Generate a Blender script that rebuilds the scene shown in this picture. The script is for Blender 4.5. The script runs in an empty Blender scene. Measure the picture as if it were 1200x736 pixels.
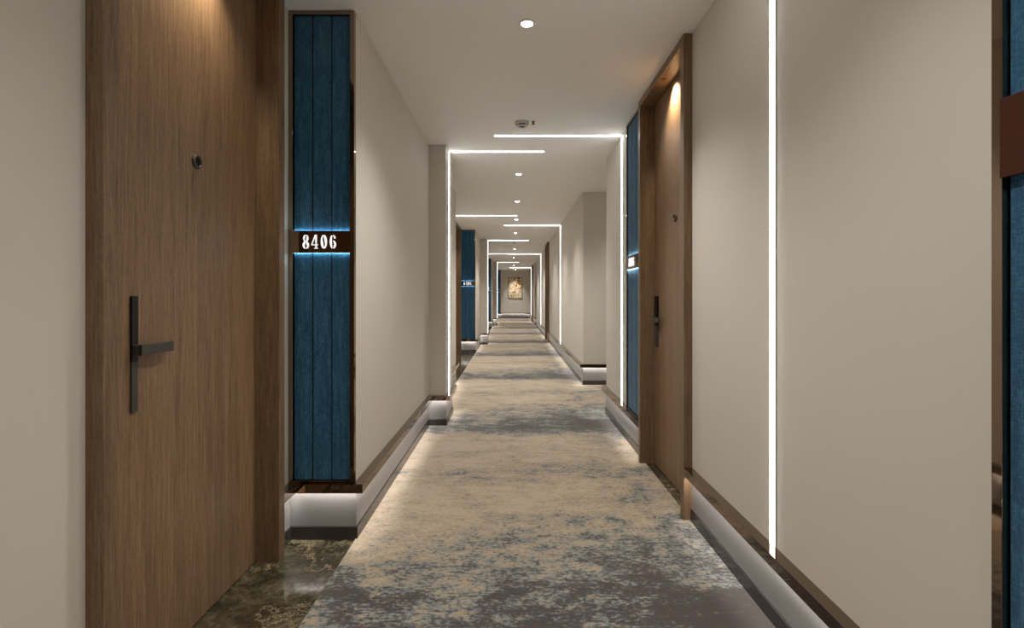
import bpy, bmesh, math, random
from mathutils import Vector, Matrix
random.seed(4)
S = bpy.context.scene
C = S.collection
PI = math.pi

# ------------------------------------------------------------------ camera
cam_d = bpy.data.cameras.new('camera'); cam = bpy.data.objects.new('camera', cam_d); C.objects.link(cam)
cam.location = (0, 0, 1.2); cam.rotation_euler = (PI/2, 0, 0)
cam_d.sensor_width = 36; cam_d.lens = 18; cam_d.shift_y = -21/1200; cam_d.clip_start = 0.02
S.camera = cam
# ------------------------------------------------------------------ world, exposure, light levels
W = bpy.data.worlds.new('world'); S.world = W; W.use_nodes = True
W.node_tree.nodes['Background'].inputs[0].default_value = (0.9, 0.85, 0.78, 1)
W.node_tree.nodes['Background'].inputs[1].default_value = 0.2
S.view_settings.view_transform = 'Standard'; S.view_settings.look = 'None'
S.view_settings.gamma = 1; S.view_settings.use_curve_mapping = False
S.view_settings.exposure = 0.45
SPOT_W = 74.0       # downlights
SPOT_ANGLE = 122
DOOR_W = 28.0        # recessed spots over the doors
LINE_E = 8.6       # linear ceiling/wall lights
LEDGE_E = 44.0      # LED under the ledge
SIGN_E = 20.0
WARM = (1.0, 0.96, 0.92)

H = 2.6             # ceiling height

# ------------------------------------------------------------------ materials
def srgb(r, g, b):
    f = lambda c: (c/255/12.92) if c/255 <= 0.04045 else ((c/255+0.055)/1.055)**2.4
    return (f(r), f(g), f(b), 1)

class NT:
    def __init__(s, name):
        s.m = bpy.data.materials.new(name); s.m.use_nodes = True
        s.t = s.m.node_tree; s.b = s.t.nodes['Principled BSDF']
    def n(s, kind, **kw):
        nd = s.t.nodes.new(kind)
        for k, v in kw.items():
            if k in nd.inputs: nd.inputs[k].default_value = v
            else: setattr(nd, k, v)
        return nd
    def l(s, a, b): s.t.links.new(a, b)
    def math(s, op, a, b=None, c=None):
        nd = s.t.nodes.new('ShaderNodeMath'); nd.operation = op
        for i, v in enumerate((a, b, c)):
            if v is None: continue
            if isinstance(v, (int, float)): nd.inputs[i].default_value = v
            else: s.l(v, nd.inputs[i])
        return nd.outputs[0]
    def ramp(s, fac, stops, interp='LINEAR'):
        nd = s.t.nodes.new('ShaderNodeValToRGB'); cr = nd.color_ramp; cr.interpolation = interp
        while len(cr.elements) < len(stops): cr.elements.new(0.5)
        for e, (p, c) in zip(cr.elements, stops):
            e.position = p; e.color = c if len(c) == 4 else (*c, 1)
        s.l(fac, nd.inputs[0]); return nd.outputs[0]
    def coords(s, scale=(1, 1, 1), src='Object'):
        tc = s.n('ShaderNodeTexCoord'); mp = s.n('ShaderNodeMapping'); mp.inputs['Scale'].default_value = scale
        s.l(tc.outputs[src], mp.inputs[0]); return mp.outputs[0]
    def noise(s, vec, scale=1, detail=3, rough=0.5, dist=0.0):
        nd = s.n('ShaderNodeTexNoise', Scale=scale, Detail=detail, Roughness=rough, Distortion=dist)
        s.l(vec, nd.inputs['Vector']); return nd.outputs['Fac']
    def mix(s, fac, a, b, mode='MIX'):
        nd = s.t.nodes.new('ShaderNodeMix'); nd.data_type = 'RGBA'; nd.blend_type = mode
        for i, v in ((0, fac), (6, a), (7, b)):
            if isinstance(v, (int, float, tuple)): nd.inputs[i].default_value = v
            else: s.l(v, nd.inputs[i])
        return nd.outputs[2]
    def bump(s, h, strength=0.2, dist=0.002):
        nd = s.n('ShaderNodeBump', Strength=strength, Distance=dist); s.l(h, nd.inputs['Height'])
        s.l(nd.outputs[0], s.b.inputs['Normal'])
    def set(s, **kw):
        for k, v in kw.items():
            k = {'col': 'Base Color', 'rough': 'Roughness', 'metal': 'Metallic', 'ec': 'Emission Color', 'es': 'Emission Strength', 'coat': 'Coat Weight', 'croug': 'Coat Roughness', 'spec': 'Specular IOR Level'}[k]
            if isinstance(v, (int, float, tuple)): s.b.inputs[k].default_value = v
            else: s.l(v, s.b.inputs[k])

def m_plaster(name, col):
    t = NT(name); v = t.coords()
    n1 = t.noise(v, 1.1, 2); n2 = t.noise(v, 260, 2)
    c = t.mix(t.math('MULTIPLY', n1, 0.05), col, tuple(x*0.8 for x in col[:3])+(1,))
    t.set(col=c, rough=0.62, spec=0.3); t.bump(n2, 0.05, 0.0006); return t.m
M = {}
M['wall'] = m_plaster('wall_paint', srgb(209, 203, 192))
M['ceil'] = m_plaster('ceiling_paint', srgb(243, 242, 239))

def m_wood(name, dark, mid, light, seed=0.0, rough=0.38):
    t = NT(name)
    tc = t.n('ShaderNodeTexCoord'); mp = t.n('ShaderNodeMapping')
    mp.inputs['Location'].default_value = (seed, seed*2, seed); mp.inputs['Scale'].default_value = (1, 1, 0.035)
    t.l(tc.outputs['Object'], mp.inputs[0])
    a = t.noise(mp.outputs[0], 160, 4, 0.6)
    b = t.noise(mp.outputs[0], 26, 3, 0.6, 0.4)
    mp2 = t.n('ShaderNodeMapping'); mp2.inputs['Scale'].default_value = (1, 1, 0.12); t.l(tc.outputs['Object'], mp2.inputs[0])
    d = t.noise(mp2.outputs[0], 420, 2, 0.6)
    f = t.math('ADD', t.math('MULTIPLY', a, 0.5), t.math('ADD', t.math('MULTIPLY', b, 0.24), t.math('MULTIPLY', d, 0.3)))
    c = t.ramp(f, [(0.36, dark), (0.5, mid), (0.64, light)])
    t.set(col=c, rough=rough, spec=0.4); t.bump(a, 0.15, 0.0006); return t.m
M['door'] = m_wood('oak_veneer', srgb(98, 75, 54), srgb(126, 99, 73), srgb(150, 122, 92))
M['frame'] = m_wood('dark_oak', srgb(84, 65, 46), srgb(114, 91, 67), srgb(138, 113, 86), 3.1)

def m_simple(name, col, rough=0.5, metal=0.0, var=0.06, scale=60, **kw):
    t = NT(name); v = t.coords(); n = t.noise(v, scale, 3)
    c = t.mix(n, tuple(x*(1-var) for x in col[:3])+(1,), tuple(min(1, x*(1+var)) for x in col[:3])+(1,))
    t.set(col=c, rough=rough, metal=metal, **kw); return t.m
M['bronze'] = m_simple('polished_bronze', (0.27, 0.205, 0.155, 1), 0.04, 1.0, 0.02, 8)
M['plate'] = m_simple('bronze_sign_plate', (0.20, 0.12, 0.075, 1), 0.08, 1.0, 0.02, 8)
M['rust'] = m_simple('rust_reflection_plate', srgb(72, 32, 14), 0.35, 0.2, 0.06, 30)  # reflection on the bronze band put into its base colour
M['skirt'] = m_simple('dark_stone_skirting', srgb(52, 48, 46), 0.25, 0.0, 0.25, 14)
M['panel'] = m_simple('pale_satin_panel', srgb(128, 125, 122), 0.35, 0.0, 0.03, 5)
M['black'] = m_simple('black_metal', srgb(26, 25, 25), 0.35, 0.4)
M['grey'] = m_simple('dark_grey_metal', srgb(84, 80, 75), 0.5, 0.5)
M['lens'] = m_simple('peephole_glass', srgb(12, 12, 14), 0.08)
M['white'] = m_simple('white_plastic', srgb(205, 200, 192), 0.45)
M['channel'] = m_simple('light_channel', srgb(120, 112, 102), 0.4, 0.3)
M['backing'] = m_simple('dark_backing', srgb(16, 24, 34), 0.8)

def m_emit(name, col, e):
    t = NT(name); v = t.coords(); n = t.noise(v, 3, 1)
    t.set(col=(0.8, 0.8, 0.8, 1), ec=col, es=t.math('MULTIPLY_ADD', n, e*0.06, e*0.97), rough=0.5); return t.m
M['line'] = m_emit('linear_light', (1, 0.99, 0.975, 1), LINE_E)
M['ledge_led'] = m_emit('ledge_led', (1, 0.98, 0.96, 1), LEDGE_E)
M['sign_led'] = m_emit('blue_white_led', (0.52, 0.84, 1, 1), SIGN_E)
M['digit'] = m_emit('lit_numeral', (1, 1, 1, 1), 0.5)
M['lamp'] = m_emit('lamp_face', (1, 0.95, 0.88, 1), 40)

def m_fabric():
    t = NT('blue_fabric'); tc = t.n('ShaderNodeTexCoord')
    mp = t.n('ShaderNodeMapping'); mp.inputs['Scale'].default_value = (1, 1, 0.12); t.l(tc.outputs['Object'], mp.inputs[0])
    mq = t.n('ShaderNodeMapping'); mq.inputs['Scale'].default_value = (0.15, 0.15, 1); t.l(tc.outputs['Object'], mq.inputs[0])
    a = t.noise(mp.outputs[0], 420, 2); b = t.noise(mq.outputs[0], 420, 2); g = t.noise(mp.outputs[0], 60, 2)
    f = t.math('MULTIPLY_ADD', g, 0.3, t.math('MULTIPLY', t.math('ADD', a, b), 0.35))
    t.set(col=t.ramp(f, [(0.32, srgb(28, 60, 86)), (0.5, srgb(46, 90, 120)), (0.68, srgb(80, 124, 148))]), rough=0.9, spec=0.15)
    t.b.inputs['Sheen Weight'].default_value = 0.15
    t.bump(t.math('ADD', a, b), 0.3, 0.001); return t.m
M['fabric'] = m_fabric()

def m_marble():
    t = NT('dark_veined_marble'); v = t.coords()
    n = t.noise(v, 7, 8, 0.68, 0.8); n2 = t.noise(v, 38, 5, 0.7)
    base = t.ramp(t.math('MULTIPLY_ADD', n2, 0.4, t.math('MULTIPLY', n, 0.6)), [(0.36, srgb(38, 33, 24)), (0.5, srgb(72, 66, 50)), (0.64, srgb(112, 106, 86))])
    w = t.noise(v, 1.7, 6, 0.72, 0.25)
    vein = t.ramp(t.math('ABSOLUTE', t.math('SUBTRACT', w, 0.5)), [(0.0, (1, 1, 1)), (0.006, (0.25, 0.25, 0.25)), (0.016, (0, 0, 0))])
    # 0.8 m slabs with slightly different tone
    t.set(col=t.mix(vein, base, srgb(150, 132, 104)), rough=0.09, spec=0.5)
    return t.m
M['marble'] = m_marble()

def m_carpet():
    t = NT('abstract_carpet'); tc = t.n('ShaderNodeTexCoord'); sp = t.n('ShaderNodeSeparateXYZ'); t.l(tc.outputs['Object'], sp.inputs[0])
    X, Y = sp.outputs[0], sp.outputs[1]
    P = 2.87
    ym = t.math('MULTIPLY', t.math('FRACT', t.math('DIVIDE', t.math('ADD', Y, 8.61-1.74), P)), P)   # 0 at y = 1.74
    cb = t.n('ShaderNodeCombineXYZ'); t.l(X, cb.inputs[0]); t.l(ym, cb.inputs[1])
    def nz(sx, sy, scale, det=3, rough=0.55, off=0.0, dist=0.0):
        mp = t.n('ShaderNodeMapping'); mp.inputs['Scale'].default_value = (sx, sy, 1); mp.inputs['Location'].default_value = (off, off*1.7, 0)
        t.l(cb.outputs[0], mp.inputs[0]); return t.noise(mp.outputs[0], scale, det, rough, dist)
    big = nz(1.0, 1.7, 2.1, 4, 0.62, 3.3, 0.7)
    pat = nz(1.0, 1.5, 5.2, 4, 0.7, 14.1, 0.5)
    med = nz(1.0, 1.8, 11, 4, 0.65, 7.7, 0.3)
    fine = nz(1.0, 1.5, 46, 2, 0.6, 1.2)
    streak = nz(0.22, 8.0, 14, 3, 0.6, 5.1)
    g = lambda v: (v, v, v)
    band = t.ramp(t.math('DIVIDE', ym, P), [(p/P, g(v)) for p, v in
        ((0, .17), (.28, .20), (.46, .36), (.66, .48), (.86, .60), (1.1, .72), (1.45, .76), (1.66, .60), (1.76, .56), (1.95, .78), (2.3, .8), (2.55, .74), (2.66, .56), (2.76, .33), (2.87, .17))])
    v = t.math('ADD', band, t.math('MULTIPLY', t.math('SUBTRACT', big, 0.5), 1.25))
    v = t.math('ADD', v, t.math('MULTIPLY', t.math('SUBTRACT', pat, 0.5), 0.9))
    v = t.math('ADD', v, t.math('MULTIPLY', t.math('SUBTRACT', med, 0.5), 0.8))
    v = t.math('ADD', v, t.math('MULTIPLY', t.math('SUBTRACT', fine, 0.5), 0.95))
    v = t.math('ADD', v, t.math('MULTIPLY', t.math('SUBTRACT', streak, 0.5), 0.32))
    side = t.math('MULTIPLY', t.math('SUBTRACT', 0.1, X), 0.13)
    v = t.math('ADD', v, side)
    col = t.ramp(v, [(0.14, srgb(68, 61, 59)), (0.29, srgb(86, 80, 77)), (0.32, srgb(96, 102, 103)), (0.42, srgb(126, 133, 130)), (0.50, srgb(150, 151, 142)),
                     (0.53, srgb(168, 152, 130)), (0.70, srgb(178, 161, 138)), (0.90, srgb(192, 177, 156))])
    bl = nz(0.8, 1.5, 17, 4, 0.7, 11.0)                     # warm golden flecks
    gold = t.ramp(bl, [(0.56, g(0)), (0.60, g(0.5))])
    gold = t.math('MULTIPLY', gold, t.ramp(v, [(0.22, g(0.15)), (0.45, g(1))]))
    col = t.mix(gold, col, srgb(188, 160, 120))
    ink = nz(1.0, 1.5, 40, 3, 0.65, 21.0)                   # small dark flecks where the field is grey
    inkm = t.math('MULTIPLY', t.ramp(ink, [(0.575, g(0)), (0.60, g(1))]), t.ramp(v, [(0.38, g(0.9)), (0.85, g(0.1))]))
    col = t.mix(inkm, col, srgb(66, 66, 70))
    rows = nz(0.5, 22.0, 16, 2, 0.5, 2.0)
    col = t.mix(t.math('MULTIPLY', rows, 0.28), col, srgb(90, 82, 74))
    t.set(col=col, rough=0.95, spec=0.1)
    t.b.inputs['Sheen Weight'].default_value = 0.25
    t.bump(t.noise(tc.outputs['Object'], 900, 2), 0.5, 0.003); return t.m
M['carpet'] = m_carpet()

def m_art():
    t = NT('abstract_canvas'); v = t.coords()
    n = t.noise(v, 2.6, 5, 0.55, 2.4); n2 = t.noise(v, 4.1, 4, 0.6, 1.6)
    c = t.ramp(n, [(0.36, srgb(70, 60, 50)), (0.42, srgb(190, 130, 40)), (0.47, srgb(224, 196, 140)), (0.5, srgb(238, 228, 208)), (0.58, srgb(225, 208, 180)), (0.62, srgb(130, 118, 108)), (0.66, srgb(235, 222, 198))])
    t.set(col=t.mix(t.ramp(n2, [(0.58, (0, 0, 0)), (0.62, (1, 1, 1))]), c, srgb(196, 132, 36)), rough=0.6); return t.m
M['art'] = m_art()

# ------------------------------------------------------------------ geometry helpers
def obj(name, bm, m, parent=None, loc=None):
    me = bpy.data.meshes.new(name); bmesh.ops.recalc_face_normals(bm, faces=bm.faces); bm.to_mesh(me); bm.free()
    me.materials.append(M[m] if isinstance(m, str) else m)
    o = bpy.data.objects.new(name, me); C.objects.link(o)
    if parent: o.parent = parent
    if loc: o.location = loc
    return o
def tag(o, label=None, cat=None, group=None, kind=None):
    for k, v in (('label', label), ('category', cat), ('group', group), ('kind', kind)):
        if v: o[k] = v
    return o
def thing(name, loc=(0, 0, 0), rz=0, label=None, cat=None, group=None, kind=None):
    o = bpy.data.objects.new(name, None); C.objects.link(o); o.empty_display_size = 0.1
    o.location = loc; o.rotation_euler = (0, 0, rz); return tag(o, label, cat, group, kind)
def box(bm, x0, x1, y0, y1, z0, z1, bev=0.0):
    b2 = bmesh.new()
    vs = [b2.verts.new((x, y, z)) for x in (x0, x1) for y in (y0, y1) for z in (z0, z1)]
    for f in ((0, 1, 3, 2), (4, 6, 7, 5), (0, 4, 5, 1), (2, 3, 7, 6), (0, 2, 6, 4), (1, 5, 7, 3)): b2.faces.new([vs[i] for i in f])
    bmesh.ops.recalc_face_normals(b2, faces=b2.faces)
    if bev: bmesh.ops.bevel(b2, geom=list(b2.edges), offset=bev, segments=2, affect='EDGES', profile=0.5)
    me = bpy.data.meshes.new('t'); b2.to_mesh(me); b2.free(); bm.from_mesh(me); bpy.data.meshes.remove(me)
    return bm
def B(*a, **k): return box(bmesh.new(), *a, **k)
def lathe(bm, prof, n=40, axis='z', loc=(0, 0, 0), ring=False):
    rings = []
    for r, z in prof:
        ring = []
        for i in range(n):
            a = 2*PI*i/n
            p = (r*math.cos(a), r*math.sin(a), z) if axis == 'z' else (r*math.cos(a), z, r*math.sin(a))
            ring.append(bm.verts.new(Vector(p)+Vector(loc)))
        rings.append(ring)
    for a, b in zip(rings, rings[1:]):
        for i in range(n): bm.faces.new((a[i], a[(i+1) % n], b[(i+1) % n], b[i]))
    if ring:
        for i in range(n): bm.faces.new((rings[-1][i], rings[-1][(i+1) % n], rings[0][(i+1) % n], rings[0][i]))
    else: bm.faces.new(rings[0]); bm.faces.new(rings[-1])
    return bm
def offset_line(pts, o, s):
    out = []
    for i, p in enumerate(pts):
        ns = []
        for a, b in ((i-1, i), (i, i+1)):
            if a < 0 or b >= len(pts): continue
            dx, dy = pts[b][0]-pts[a][0], pts[b][1]-pts[a][1]; L = math.hypot(dx, dy)
            ns.append((dy/L*s, -dx/L*s))
        if len(ns) == 1: nx, ny = ns[0]; k = 1
        else:
            nx, ny = ns[0][0]+ns[1][0], ns[0][1]+ns[1][1]; k = 2/(nx*nx+ny*ny)
        out.append((p[0]+nx*k*o, p[1]+ny*k*o))
    return out
def sweep(pts, prof, s):
    bm = bmesh.new(); cols = []
    for o, z in prof:
        cols.append([bm.verts.new((x, y, z)) for x, y in offset_line(pts, o, s)])
    m = len(prof)
    for j in range(m):
        a, b = cols[j], cols[(j+1) % m]
        for i in range(len(pts)-1): bm.faces.new((a[i], a[i+1], b[i+1], b[i]))
    bm.faces.new([c[0] for c in cols]); bm.faces.new([c[-1] for c in cols]); return bm

# ------------------------------------------------------------------ setting: floor, ceiling, walls
Y0, Y1 = -3.0, 28.0
tag(obj('floor', B(-1.5, 2.7, Y0-0.1, Y1+0.1, -0.1, 0), 'marble'), kind='structure')
tag(obj('ceiling', B(-1.5, 2.7, Y0-0.1, Y1+0.1, H, H+0.1), 'ceil'), kind='structure')

XL, XN, XC, XR = -0.771, -1.096, -0.6125, 0.96
ND = 0.115          # depth of a door recess
ldoors = [(1.315, 2.365), (9.58, 10.63), (17.85, 18.90)]
rdoors = [(2.725, 3.71), (13.2, 14.185), (23.0, 23.985)]
PY = (2.53, 10.81, 19.08)       # stepped ends of the left niches
def with_doors(a, b, x, doors, sgn):
    out = [(x, a)]
    for d0, d1 in doors:
        if a < d0 and d1 < b:
            out += [(x, d0+0.03), (x+sgn*ND, d0+0.03), (x+sgn*ND, d1-0.03), (x, d1-0.03)]
    return out+[(x, b)]
left = [(XL, Y0), (XL, -1.26)] + with_doors(-1.26, PY[0], XN, ldoors, -1) + [(XL, PY[0]), (XL, 4.73), (XC, 4.73), (XC, 5.235), (XL, 5.235), (XL, 7.02)]
left += with_doors(7.02, PY[1], XN, ldoors, -1) + [(XL, PY[1]), (XL, 12.6), (XC, 12.6), (XC, 13.1), (XL, 13.1), (XL, 15.3)]
left += with_doors(15.3, PY[2], XN, ldoors, -1) + [(XL, PY[2]), (XL, 21.0), (XC, 21.0), (XC, 21.5), (XL, 21.5), (XL, 23.5), (XN, 23.5), (XN, 27.33), (-0.60, 27.33), (-0.60, Y1)]
right = with_doors(Y0, 5.21, XR, rdoors, 1) + [(2.4, 5.21), (2.4, 6.89), (XR, 6.89)][0:0]
right = with_doors(Y0, 5.21, XR, rdoors, 1) + [(2.4, 5.21), (2.4, 6.89)] + with_doors(6.89, 20.2, XR, rdoors, 1) + [(2.0, 20.2), (2.0, 21.5)] + with_doors(21.5, Y1, XR, rdoors, 1)
def wall(name, line, xo):
    bm = bmesh.new()
    lo = [bm.verts.new((x, y, 0)) for x, y in line]; hi = [bm.verts.new((x, y, H)) for x, y in line]
    oa, ob, oc, od = [bm.verts.new((xo, y, z)) for y, z in ((line[0][1], 0), (line[-1][1], 0), (line[-1][1], H), (line[0][1], H))]
    for i in range(len(line)-1): bm.faces.new((lo[i], lo[i+1], hi[i+1], hi[i]))
    bm.faces.new((oa, ob, oc, od)); bm.faces.new((lo[0], hi[0], od, oa)); bm.faces.new((lo[-1], hi[-1], oc, ob))
    return tag(obj(name, bm, 'wall'), kind='structure')
wall('wall_left', left, -1.5); wall('wall_right', right, 2.7)
tag(obj('wall_far', B(-1.5, 2.7, Y1, Y1+0.1, 0, H), 'wall'), kind='structure')
tag(obj('wall_back', B(-1.5, 2.7, Y0-0.1, Y0, 0, H), 'wall'), kind='structure')

# ledge (bronze, lit from beneath) and stone skirting, broken at the doors
def stretches(line, doors, x, sgn):
    """cut a wall line into open runs between door frames"""
    runs, cur = [], []
    for p in line:
        hit = None
        for d0, d1 in doors:
            if abs(p[1]-(d0+0.03)) < 1e-6 and abs(p[0]-x) < 1e-6: hit = ('end', d0)
            elif abs(p[1]-(d1-0.03)) < 1e-6 and abs(p[0]-x) < 1e-6: hit = ('start', d1)
            elif abs(p[0]-(x+sgn*ND)) < 1e-6 and d0 < p[1] < d1: hit = ('skip', 0)
        if hit is None: cur.append(p)
        elif hit[0] == 'end': cur.append((x, hit[1])); runs.append(cur); cur = []
        elif hit[0] == 'start': cur = [(x, hit[1])]
    runs.append(cur); return runs
trim_n = 0
def ledge(run, s, first):
    global trim_n
    trim_n += 1
    t = tag(thing(f'trim_{trim_n}'), 'polished bronze ledge along the foot of the wall, lit from beneath', 'ledge', kind='structure')
    obj('ledge', sweep(run, [(0, .262), (.034, .262), (.034, .242), (.045, .242), (.045, .286), (0, .286)], s), 'bronze', t)
    obj('lit_panel', sweep(run, [(0, .06), (.003, .06), (.003, .2615), (0, .2615)], s), 'panel', t)
    obj('led_strip', sweep(run, [(.023, .2590), (.0335, .2590), (.0335, .2615), (.023, .2615)], s), 'ledge_led', t)
prof_sk = [(0, 0), (.011, 0), (.011, .063), (.009, .066), (0, .066)]
for side, line, drs, x, sg, s in (('left', left, ldoors, XN, -1, 1), ('right', right, rdoors, XR, 1, -1)):
    for k, run in enumerate(stretches(line, drs, x, sg)):
        ledge(run, s, k == 0)
        n = f'baseboard_{side}' if k == 0 else f'baseboard_{side}_{k+1}'
        tag(obj(n, sweep(run, prof_sk, s), 'skirt'), kind='structure')
far = [(-0.60, Y1), (XR, Y1)]
ledge(far, 1, False); tag(obj('baseboard_far', sweep(far, prof_sk, 1), 'skirt'), kind='structure')

# carpet runner with the side bays
cp = [(XL+.002, Y0+.02)]
for a, b in ((4.73, 5.235), (12.6, 13.1), (21.0, 21.5)):
    cp += [(XL+.002, a-.012), (XC+.012, a-.012), (XC+.012, b+.012), (XL+.002, b+.012)]
cp += [(XL+.002, 27.3), (-.588, 27.3), (-.588, Y1-.012), (.948, Y1-.012), (.948, 21.5-.012)]
cp = cp[:-1]
redge = []
for d0, d1 in rdoors:
    redge += [(d0, d1)]
def redges(a, b):
    out = [(.948, a)]
    for d0, d1 in redge:
        if a < d0 < b: out += [(.948, d0), (.909, d0), (.909, d0+.055), (.955, d0+.055), (.955, d1-.055), (.909, d1-.055), (.909, d1), (.948, d1)]
    return out+[(.948, b)]
rl = redges(Y0+.02, 5.2) + [(2.388, 5.222), (2.388, 6.878)] + redges(6.878, 20.2) + [(1.988, 20.212), (1.988, 21.488)] + redges(21.488, Y1-.012)
rl[len(redges(Y0+.02, 5.2))-1] = (.948, 5.222)
cp = cp[:-1] + rl[::-1]
cl = []
for p in cp:
    if not cl or math.dist(p, cl[-1]) > 1e-5: cl.append(p)
bm = bmesh.new(); lo = [bm.verts.new((x, y, .0005)) for x, y in cl]; hi = [bm.verts.new((x, y, .007)) for x, y in cl]
bm.faces.new(hi); bm.faces.new(lo[::-1])
for i in range(len(cl)): j = (i+1) % len(cl); bm.faces.new((lo[i], lo[j], hi[j], hi[i]))
bmesh.ops.triangulate(bm, faces=[f for f in bm.faces if len(f.verts) > 4])
tag(obj('carpet', bm, 'carpet'), 'long corridor carpet with worn beige, grey blue and charcoal cloudy pattern', 'carpet')

# ------------------------------------------------------------------ doors
def lamp_spot(name, loc, w, ang, blend, parent, col=WARM, rad=0.02, rot=(0, 0, 0)):
    ld = bpy.data.lights.new(name, 'SPOT'); ld.energy = w; ld.spot_size = math.radians(ang); ld.spot_blend = blend
    ld.color = col; ld.shadow_soft_size = rad
    o = bpy.data.objects.new(name, ld); C.objects.link(o); o.location = loc; o.rotation_euler = rot; o.parent = parent; return o
def door(n, side, d0, d1, hx):
    w = d1-d0; yc = (d0+d1)/2; hw = w/2; hi = hw-0.055
    X = XN if side == 'left' else XR
    r = thing(f'door_{n}', (X, yc, 0), PI/2 if side == 'left' else -PI/2, kind='structure')
    bm = bmesh.new(); T = H-.0015
    for x0, x1 in ((-hw, -hi), (hi, hw)): box(bm, x0, x1, -.046, .112, .0005, T, .002)
    box(bm, -hi, hi, -.046, .112, 2.556, T, .002)
    obj('door_frame', bm, 'frame', r)
    obj('door_leaf', B(-hi+.003, hi-.003, .058, .105, .006, 2.553, .0015), 'door', r)
    # lock plate with lever
    ph, pf = (.013, .050) if side == 'left' else (.024, .036)
    L = obj('lock_plate', B(hx-ph, hx+ph, pf, .0585, 1.0, 1.2, .001), 'black', r); L['label'] = 'black upper lock plate with card reader'
    obj('lock_plate_foot', B(hx-ph, hx+ph, pf+.0005, .0585, .847, 1.0, .001), 'grey', r)
    bm = bmesh.new(); box(bm, hx-.010, hx+.010, .026, .052, 1.02, 1.052, .001); box(bm, hx-.010, hx+.135, .022, .032, 1.02, 1.052, .001)
    obj('lever', bm, 'grey', r)
    p = thing('peephole', (0.03, .058, 1.69)); p.parent = r
    obj('peephole_ring', lathe(bmesh.new(), [(.012, -.0005), (.026, -.0005), (.026, -.006), (.022, -.010), (.017, -.010), (.015, -.004), (.012, -.004)], 36, 'y', ring=True), 'grey', p)
    obj('peephole_lens', lathe(bmesh.new(), [(.0149, -.0008), (.0149, -.0035), (.010, -.0065), (.004, -.008)], 28, 'y'), 'lens', p)
    # small spot let into the head of the frame
    q = obj('head_spot', lathe(bmesh.new(), [(.016, .0), (.016, -.003), (.012, -.004)], 24, 'z', (0.02, -.012, 2.5555)), 'black', r)
    lamp_spot('head_spot_lamp', (0.02, -.012, 2.548), DOOR_W, 104, 1.0, r, (1, .88, .70), .012, (math.radians(22), 0, 0))
    return r
n = 0
for d in ldoors: n += 1; door(n, 'left', *d, -.282)
for d in rdoors: n += 1; door(n, 'right', *d, -.36)

# ------------------------------------------------------------------ numerals (stencil cut)
def extr(bm, poly, y0, y1):
    a = [bm.verts.new((x, y0, z)) for x, z in poly]; b = [bm.verts.new((x, y1, z)) for x, z in poly]
    f1 = bm.faces.new(a); f2 = bm.faces.new(b[::-1])
    for i in range(len(poly)): j = (i+1) % len(poly); bm.faces.new((a[i], b[i], b[j], a[j]))
    bmesh.ops.triangulate(bm, faces=[f1, f2])
def crescent(cx, cz, ro, rzo, ri, rzi, a0, a1, n=14):
    A = [math.radians(a0+(a1-a0)*i/n) for i in range(n+1)]
    return [(cx+ro*math.cos(a), cz+rzo*math.sin(a)) for a in A]+[(cx+ri*math.cos(a), cz+rzi*math.sin(a)) for a in A[::-1]]
def glyph(ch):      # unit height, width ~0.62, centred on x
    c = []
    if ch == '0':
        for a0, a1 in ((-80, 80), (100, 260)): c.append(crescent(0, .5, .31, .5, .185, .455, a0, a1))
    elif ch == '8':
        for a0, a1 in ((-76, 76), (104, 256)):
            c.append(crescent(0, .75, .26, .25, .145, .215, a0, a1)); c.append(crescent(0, .26, .32, .27, .19, .225, a0, a1))
    elif ch == '6':
        c.append(crescent(0, .5, .31, .5, .185, .455, 112, 250))
        for a0, a1 in ((-78, 78),): c.append(crescent(.0, .30, .32, .30, .185, .245, a0, a1))
        c.append([(.05, .99), (.18, .94), (.27, .84), (.25, .74), (.15, .73), (.12, .82), (.03, .92)])
    elif ch == '4':
        c.append([(.06, 1.0), (.20, 1.0), (.20, .34), (.06, .34)]); c.append([(.06, .24), (.20, .24), (.20, .06), (.06, .06)])
        c.append([(-.06, 0), (.32, 0), (.32, .045), (-.06, .045)])
        c.append([(.02, 1.0), (.02, .84), (-.25, .34), (-.34, .34)]); c.append([(-.35, .31), (.32, .31), (.32, .25), (-.35, .25)])
    return c

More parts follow.
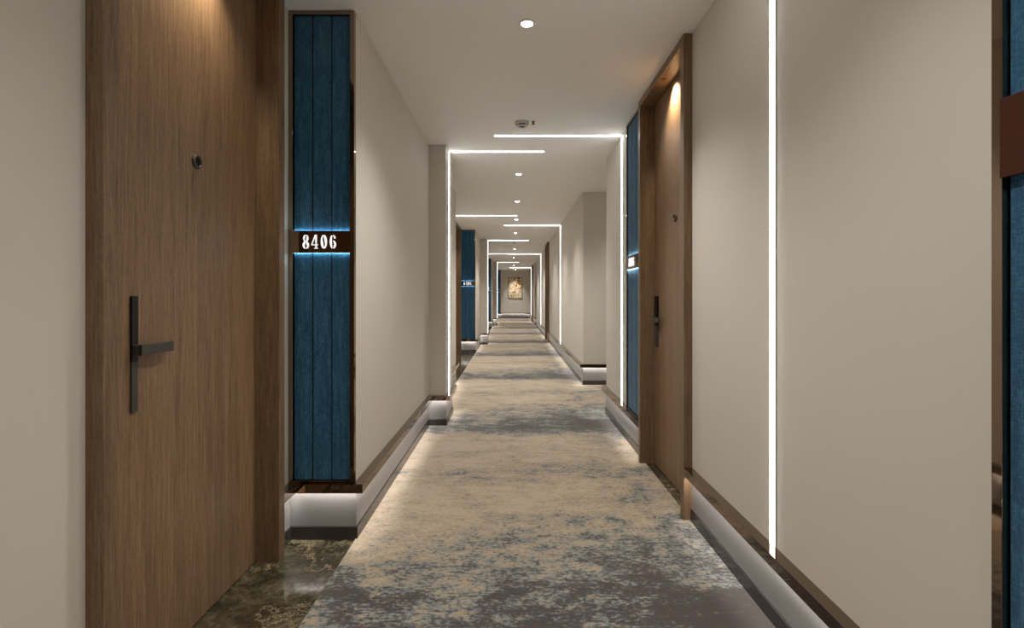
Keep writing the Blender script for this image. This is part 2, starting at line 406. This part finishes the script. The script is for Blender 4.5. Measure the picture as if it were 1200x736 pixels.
def number_panel(x, y, rz, w, label, zc=1.465, ph=.108, digits=True, plate='plate', group='blue fabric door number panels'):
    """front faces local -Y; back on local y=0; foot on the ledge"""
    z0, z1 = .2865, H-.001; fw = .022; hw = w/2
    r = thing('number_panel', (x, y, z0), rz, label, 'wall panel', group)
    Z = lambda z: z-z0
    bm = bmesh.new()
    for x0, x1 in ((-hw, -hw+fw), (hw-fw, hw)): box(bm, x0, x1, -.025, 0, 0.0002, z1-z0, .0008)
    box(bm, -hw+fw, hw-fw, -.025, 0, z1-z0-fw, z1-z0, .0008); box(bm, -hw+fw, hw-fw, -.025, 0, .0002, .010, .0008)
    obj('bronze_frame', bm, 'bronze', r)
    obj('backing_board', B(-hw+fw, hw-fw, -.004, 0, .010, z1-z0-fw), 'backing', r)
    iw = w-2*fw; sw = iw/3
    for k in range(3):
        a = -iw/2+k*sw
        obj('fabric_strip', B(a+.003, a+sw-.003, -.013, -.004, .011, z1-z0-fw-.001, .003), 'fabric', r)
    p = obj('number_plate', B(-iw/2, iw/2, -.030, -.020, Z(zc-ph/2), Z(zc+ph/2), .0008), plate, r)
    bm = bmesh.new(); box(bm, -iw/2+.004, iw/2-.004, -.020, -.0132, Z(zc-ph/2+.012), Z(zc+ph/2-.012)); obj('plate_mount', bm, 'backing', p)
    if digits:
        for s_ in (-1, 1):
            z = zc+s_*(ph/2-.004)
            obj('glow_strip', B(-iw/2+.002, iw/2-.002, -.0195, -.0138, Z(z-.0035), Z(z+.0035)), 'sign_led', p)
        hgt = .068
        for k, ch in enumerate('8406'):
            bm = bmesh.new()
            for poly in glyph(ch): extr(bm, [((k-1.5)*.0440-.006+u*hgt*.70, v*hgt) for u, v in poly], -.036, -.0302)
            o = obj('numeral', bm, 'digit', p, (0, 0, Z(zc)-hgt/2)); o['label'] = f'white stencilled numeral {ch}'
    return r
pw = abs(XN-XL)-.002
number_panel((XN+XL)/2, PY[0]-.0005, 0, pw, 'tall blue fabric panel with lit number 8406 beside the nearest left door')
number_panel((XN+XL)/2, PY[1]-.0005, 0, pw, 'blue fabric number panel beyond the first left pillar, second along the left wall')
number_panel((XN+XL)/2, PY[2]-.0005, 0, pw, 'distant blue fabric panel showing as a sliver behind the second left pillar')
number_panel((XN-.60)/2, 27.3295, 0, .494, 'farthest blue fabric panel beside the end wall with the painting')
number_panel(XR, 3.975, -PI/2, .45, 'blue fabric number panel seen edge-on beyond the right door')
number_panel(XR, .769, -PI/2, .46, 'blue fabric panel with bronze band painted rust brown for its reflection at the right edge of view', 1.5, .15, False, 'rust')

# ------------------------------------------------------------------ linear lights (wall strip turning onto the ceiling)
def linear_light(y, xw, xe, label):
    s = 1 if xe > xw else -1; zt = H-.0005; z0 = .2866
    r = thing('linear_light', (xw, y, H), 0, label, 'light', 'white linear lights crossing the ceiling')
    L = abs(xe-xw)
    def seg(hw, d0, d1, inset):
        bm = bmesh.new()
        a, b = sorted((s*d0, s*d1)); box(bm, a, b, -hw, hw, z0-H+inset, -.0005)
        return bm
    X = lambda a, b: sorted((s*a, s*b))
    for nm, hw, d0, d1, mt in (('channel', .0215, 0, .003, 'channel'), ('diffuser', .0155, .003, .006, 'line')):
        a, b = X(d0+.0002, d1); e = 0 if nm == 'channel' else .004
        obj('wall_'+nm, B(a, b, -hw, hw, z0-H, -d0-.0005), mt, r)
        a, b = X(d1+.0002, L-e); obj('ceiling_'+nm, B(a, b, -hw, hw, -d1-.0005, -d0-.0005), mt, r)
linear_light(1.88, XR, -.156, 'nearest vertical white light strip on the right wall before the door')
linear_light(4.458, XR, -.156, 'white light strip just past the right door, turning across the ceiling')
linear_light(10.13, XR, -.16, 'white light strip on the right wall between the side bay and second right door')
linear_light(17.0, XR, -.17, 'white light strip on the right wall beyond the second right door')
linear_light(25.3, XR, -.13, 'farthest white light strip on the right wall near the painting')
linear_light(4.95, XC, .314, 'white light strip up the nearest left pillar, turning across the ceiling')
linear_light(8.9, XN, .09, 'white ceiling light strip starting in the left recess behind the nearest pillar')
linear_light(12.87, XC, .42, 'white light strip on the second left pillar')
linear_light(16.9, XN, .09, 'white ceiling light strip in the recess behind the second left pillar')
linear_light(21.2, XC, .3, 'white light strip on the farthest left pillar')
linear_light(.62, XN, .09, 'unseen white light strip added beside the viewer on the left wall')  # out of view; repeats the niche strip, included for near light

# ------------------------------------------------------------------ downlights and detectors
proto = None
def downlight(x, y, label, w=SPOT_W, rot=(0, 0, 0), ang=None):
    r = thing('downlight', (x, y, H), 0, label, 'light', 'round ceiling downlights')
    obj('trim_ring', lathe(bmesh.new(), [(.030, -.0004), (.040, -.0004), (.040, -.003), (.036, -.006), (.030, -.006)], 40, ring=True), 'white', r)
    obj('lamp_face', lathe(bmesh.new(), [(.0295, -.0004), (.0295, -.004), (.02, -.0055)], 32), 'lamp', r)
    lamp_spot('downlight_lamp', (0, 0, -.03), w, ang or SPOT_ANGLE, 0.9, r, WARM, .03, rot)
for y, lb in ((-2.2, None), (-.65, None), (.98, None), (2.625, 'large starry downlight nearest the viewer'), (5.87, 'downlight just beyond the first pair of light strips'),
              (7.55, 'downlight level with the far side of the right bay, third in the row'), (9.35, 'small downlight right after the third light strip'), (11.35, 'small downlight halfway to the second left pillar'),
              (15.2, 'tiny downlight beyond the second smoke detector'), (18.6, 'very distant downlight before the last pillar'), (23.4, 'downlight far off in front of the last light strips'), (25.7, 'added downlight close to the painting, brightening the end wall')):  # last one added to brighten the end wall
    if lb is None: lb = {-2.2: 'unseen downlight added near the rear wall behind the viewer', -.65: 'unseen downlight added just behind the viewer', .98: 'unseen downlight added overhead beside the first left door'}[y]  # out of view, added to light the near walls
    downlight(.077, y, lb, SPOT_W*(.35 if y < 0 else .55 if y < 2 else .85 if y < 3 else 1.6 if y > 15 else 1))
downlight(.17, 27.3, 'downlight over the painting at the far end', 70, (math.radians(22), 0, 0), 60)
downlight(1.7, 6.05, 'downlight in the side bay on the right', 30)
def detector(x, y, label):
    r = thing('smoke_detector', (x, y, H), 0, label, 'smoke detector', 'ceiling smoke detectors')
    obj('detector_base', lathe(bmesh.new(), [(.05, -.0004), (.0575, -.0004), (.0575, -.016), (.052, -.019), (.03, -.019)], 44), 'white', r)
    obj('sensor_slots', lathe(bmesh.new(), [(.03, -.0192), (.036, -.0192), (.036, -.030), (.03, -.030)], 44), 'black', r)
    obj('detector_cap', lathe(bmesh.new(), [(.028, -.0302), (.042, -.0302), (.040, -.036), (.026, -.040)], 44), 'white', r)
    bm = bmesh.new()
    for k in range(8):
        a = 2*PI*k/8; b2 = B(.034, .046, -.003, .003, -.0301, -.0193)
        bmesh.ops.rotate(b2, verts=b2.verts, matrix=Matrix.Rotation(a, 3, 'Z')); me = bpy.data.meshes.new('t'); b2.to_mesh(me); b2.free(); bm.from_mesh(me)
    obj('detector_ribs', bm, 'white', r)
detector(.08, 4.12, 'white round smoke detector nearest the viewer, ahead of the first light strip')
detector(.08, 13.4, 'small smoke detector just past the second left pillar')
detector(.08, 20.3, 'distant smoke detector before the farthest left pillar')
detector(.08, 26.0, 'farthest smoke detector just before the painting')
tag(obj('sprinkler_head', lathe(bmesh.new(), [(.010, -.0004), (.010, -.006), (.004, -.008), (.004, -.022), (.012, -.024), (.012, -.026), (.004, -.028)], 20), 'grey', None, (.17, 4.1, H)),
    'tiny metal sprinkler head right of the nearest smoke detector', 'sprinkler')

# ------------------------------------------------------------------ painting
r = thing('painting', (.17, Y1, 1.645), 0, 'framed abstract painting of gold and cream swirls on the end wall', 'painting')
bm = bmesh.new(); w, h, f = .39, .58, .022
box(bm, -w, -w+f, -.04, -.0005, -h, h); box(bm, w-f, w, -.04, -.0005, -h, h); box(bm, -w+f, w-f, -.04, -.0005, h-f, h); box(bm, -w+f, w-f, -.04, -.0005, -h, -h+f)
obj('picture_frame', bm, 'grey', r); obj('canvas', B(-w+f, w-f, -.03, -.0005, -h+f, h-f), 'art', r)
